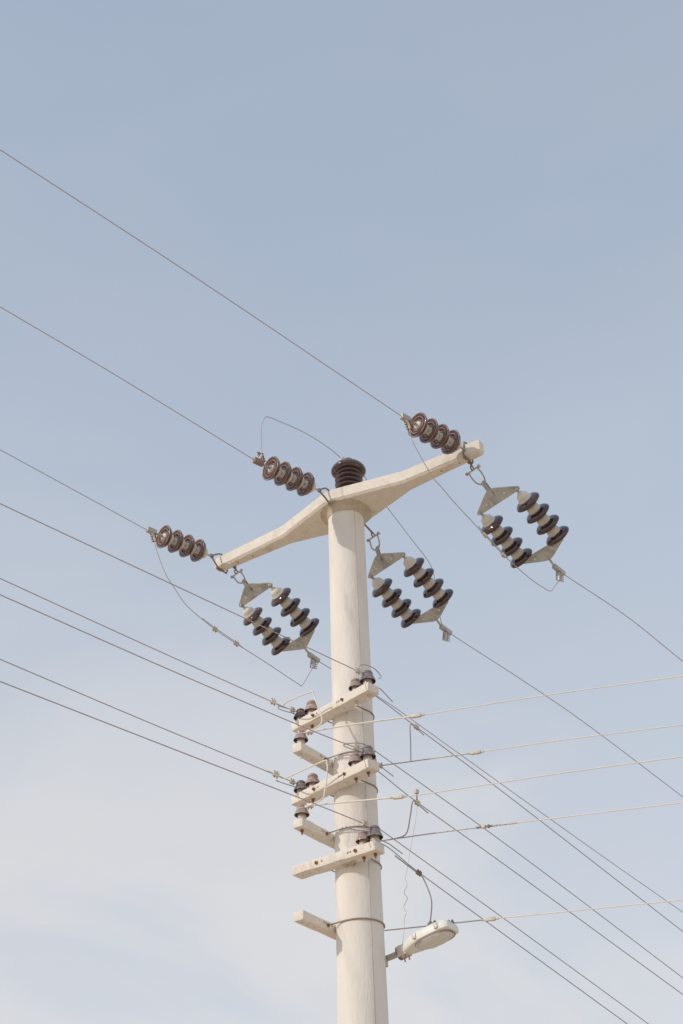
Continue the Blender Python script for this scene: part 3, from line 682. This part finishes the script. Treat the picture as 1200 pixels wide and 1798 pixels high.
pg_clamp(j, L(P, -.317, 7.81), L(P, -1, 7.85) - L(P, 0, 7.79), 'white', 1.15, 2)

# grey droppers on the right
def lerp(a, b, t): return a + (b - a) * t
w, P, sz = FW[0]; c0 = L(P, .80, 8.352); e0 = L(SP['S2'], .54, 8.091, az=SAZ)
j = conductor('dropper_wire', 'straight grey dropper between the upper far wires and second service cable', smooth([c0 + E_ * .10 - Z_ * .06, c0 - Z_ * .012, c0 - E_ * .07 + Z_ * .01, lerp(c0 - E_ * .085, e0, .06), lerp(c0 - E_ * .08, e0, .5), e0], 5), .0055, 'wire', 'wire', 'grey dropper wires right of the pole')
pg_clamp(j, c0, E_ - Z_ * .27, 'clamp', .95, 2)
w, P, sz = FW[2]; c0 = L(P, .79, 7.535); e0 = L(SP['S4'], .43, 7.293, az=SAZ); e1 = L(SP['S4'], .26, 7.302, az=SAZ)
j = conductor('dropper_wire', 'bent grey dropper between the middle far wire and fourth service cable', smooth([c0 + E_ * .14 - Z_ * .07, c0 - Z_ * .01, c0 - E_ * .06 + Z_ * .0, lerp(c0 - E_ * .07, e0, .45) + N_ * .02, lerp(c0 - E_ * .07, e0, .92), e1], 5), .0065, 'wire', 'wire', 'grey dropper wires right of the pole')
pg_clamp(j, c0, E_ - Z_ * .27, 'clamp', 1.0, 2)
hk = c0 + Z_ * .10 + E_ * .0
MB().box(hk + Z_ * .02, E_, N_, Z_, .022, .016, .022).build('hook_block', 'clamp', j, bevel=.006)
MB().tube([hk, c0], .007, 6).build('hook_rod', 'rod', j)
w, P, sz = FW[4]; c0 = L(P, .69, 6.80); e0 = L(SP['S5'], .63, 6.375, az=SAZ)
j = conductor('dropper_wire', 'curved grey dropper from the lowest far wire to the lamp cable', smooth([c0 - E_ * .3 + Z_ * .10, c0 - Z_ * .012, c0 + E_ * .06 - Z_ * .05, lerp(c0 + E_ * .11 - Z_ * .05, e0, .45) + N_ * .04, lerp(c0 + E_ * .1, e0, .85) + N_ * .025, e0], 5), .0065, 'wire', 'wire', 'grey dropper wires right of the pole')
pg_clamp(j, c0, E_ - Z_ * .27, 'rod', 1.0, 2)

# ------------------------------------------------------------------ street lamp behind the pole
LV_ = .27
lamp = thing('street_lamp', 'white street lamp head on a short pipe behind the pole', 'street lamp', W(.2, LV_, 6.02), None)
au = W(1, 0, 0) - W(0, 0, 0); av = W(0, 1, 0) - W(0, 0, 0)
tl = (au * math.cos(R(10)) + Z_ * math.sin(R(10))).normalized(); tu = tl.cross(av).normalized()
if tu.z < 0: tu = -tu
O_ = W(.245, LV_, 6.04)
def sect(t, wd, zt, zb, k=.75, n=20):
    out = []
    for i in range(n):
        a = 2 * math.pi * i / n; c, s_ = math.cos(a), math.sin(a)
        x = math.copysign(abs(c) ** k, c) * wd; y = math.copysign(abs(s_) ** k, s_); y = y * (zt if y > 0 else zb)
        out.append(O_ + tl * t + av * x + tu * y)
    return out
MB().tube([W(-.30, LV_, 5.985), O_ - tl * .08, O_ + tl * .04], .028, 14).build('pipe', 'steel', lamp)
rc = pole_r(6) + .01
m = MB(); m.tube([W(-r_, LV_ + .03, 6.0) for r_ in (.16,)] + [W(-rc, 0, 6.0)] + [W(-rc * math.cos(R(a)), -rc * math.sin(R(a)), 6.0) for a in range(10, 180, 10)] + [W(rc, 0, 6.0), W(.16, LV_ + .03, 6.0)], .006)
MB().box(W(0, LV_ - .035, 5.985), au, av, Z_, .12, .03, .05).build('mounting_plate', 'steel', lamp, bevel=.006)
hs = [sect(.03, .045, .042, .042, .6), sect(.10, .070, .058, .048, .6), sect(.20, .112, .070, .042, .5), sect(.29, .132, .074, .036, .45), sect(.52, .128, .070, .032, .45), sect(.585, .112, .058, .030, .45), sect(.602, .096, .044, .024, .45)]
hous = MB().loft(hs).build('housing', 'lamp', lamp, sharp=30)
MB().loft([sect(t_, wd, .002, zb, .7) for t_, wd, zb in ((.215, .045, .046), (.24, .085, .060), (.32, .112, .078), (.44, .114, .078), (.53, .098, .064), (.575, .06, .046))]).build('lens_bowl', 'bowl', lamp, sharp=60)
rim = []
for i in range(40):
    a = 2 * math.pi * i / 40; c_, s_ = math.cos(a), math.sin(a)
    rim.append(O_ + tl * (.395 + .19 * math.copysign(abs(c_) ** .7, c_)) + av * (.122 * math.copysign(abs(s_) ** .7, s_)) - tu * .037)
MB().tube(rim, .0045, 6, closed=True).build('lens_rim', 'rod', lamp)
MB().loft([sect(t_, wd, zt, .03, .45) for t_, wd, zt in ((.20, .060, .072), (.23, .078, .098), (.54, .074, .098), (.575, .058, .072))]).build('top_lid', 'lamp', lamp, sharp=30)
for t_ in (.26, .50):
    MB().box(O_ + tl * t_ - av * .134 + tu * .02, tl, av, tu, .018, .006, .026).build('latch', 'steel', lamp, bevel=.003)
fx = O_ + tl * .045 - tu * .005
MB().box(fx, tl, av, tu, .055, .052, .05).build('spigot_clamp', 'clamp', lamp, bevel=.01)
m = MB()
for t_ in (-.02, .03):
    for s_ in (-.03, .03): m.tube([fx + tl * t_ + av * s_ - tu * .085, fx + tl * t_ + av * s_ + tu * .06], .006, 6)
m.build('clamp_screws', 'rod', lamp)
m = MB(); m.tube(arc(fx - tl * .045, av, tu, .058, 0, 360, 16)[:-1], .008, 6, closed=True); m.build('clip', 'rod', lamp)
# thin crinkled feed wire down to the lamp
w, P, sz = FW[4]; c1 = L(P, .56, 6.858)
top2 = L(FW[2][1], .79, 7.50)
fe_ = fx + tl * .05 - av * .06 + tu * .02
kp = [c1]
zz = [.10, .2, .3, .4, .5, .6, .7, .78]
wg = [-.02, -.03, .0, -.035, .015, -.03, .012, -.01]
for t_, g_ in zip(zz, wg): kp.append(lerp(c1, fe_ + tl * .01 + Z_ * .1, t_) + N_ * g_)
kp += [fe_ + Z_ * .13 + tl * .01, fe_ + Z_ * .02 - tl * .01, fe_ - tu * .05]
conductor('lamp_feed_wire', 'thin crinkled feed wire dropping to the street lamp', smooth(kp, 4), .0028, 'wirelight', 'wire')
conductor('thin_drop_wire', 'very thin pale wire hanging between two droppers right of the pole', smooth([top2, lerp(top2, c1, .4) + N_ * .006, lerp(top2, c1, .75) - N_ * .004, c1 + Z_ * .02], 5), .0018, 'wirelight', 'wire')
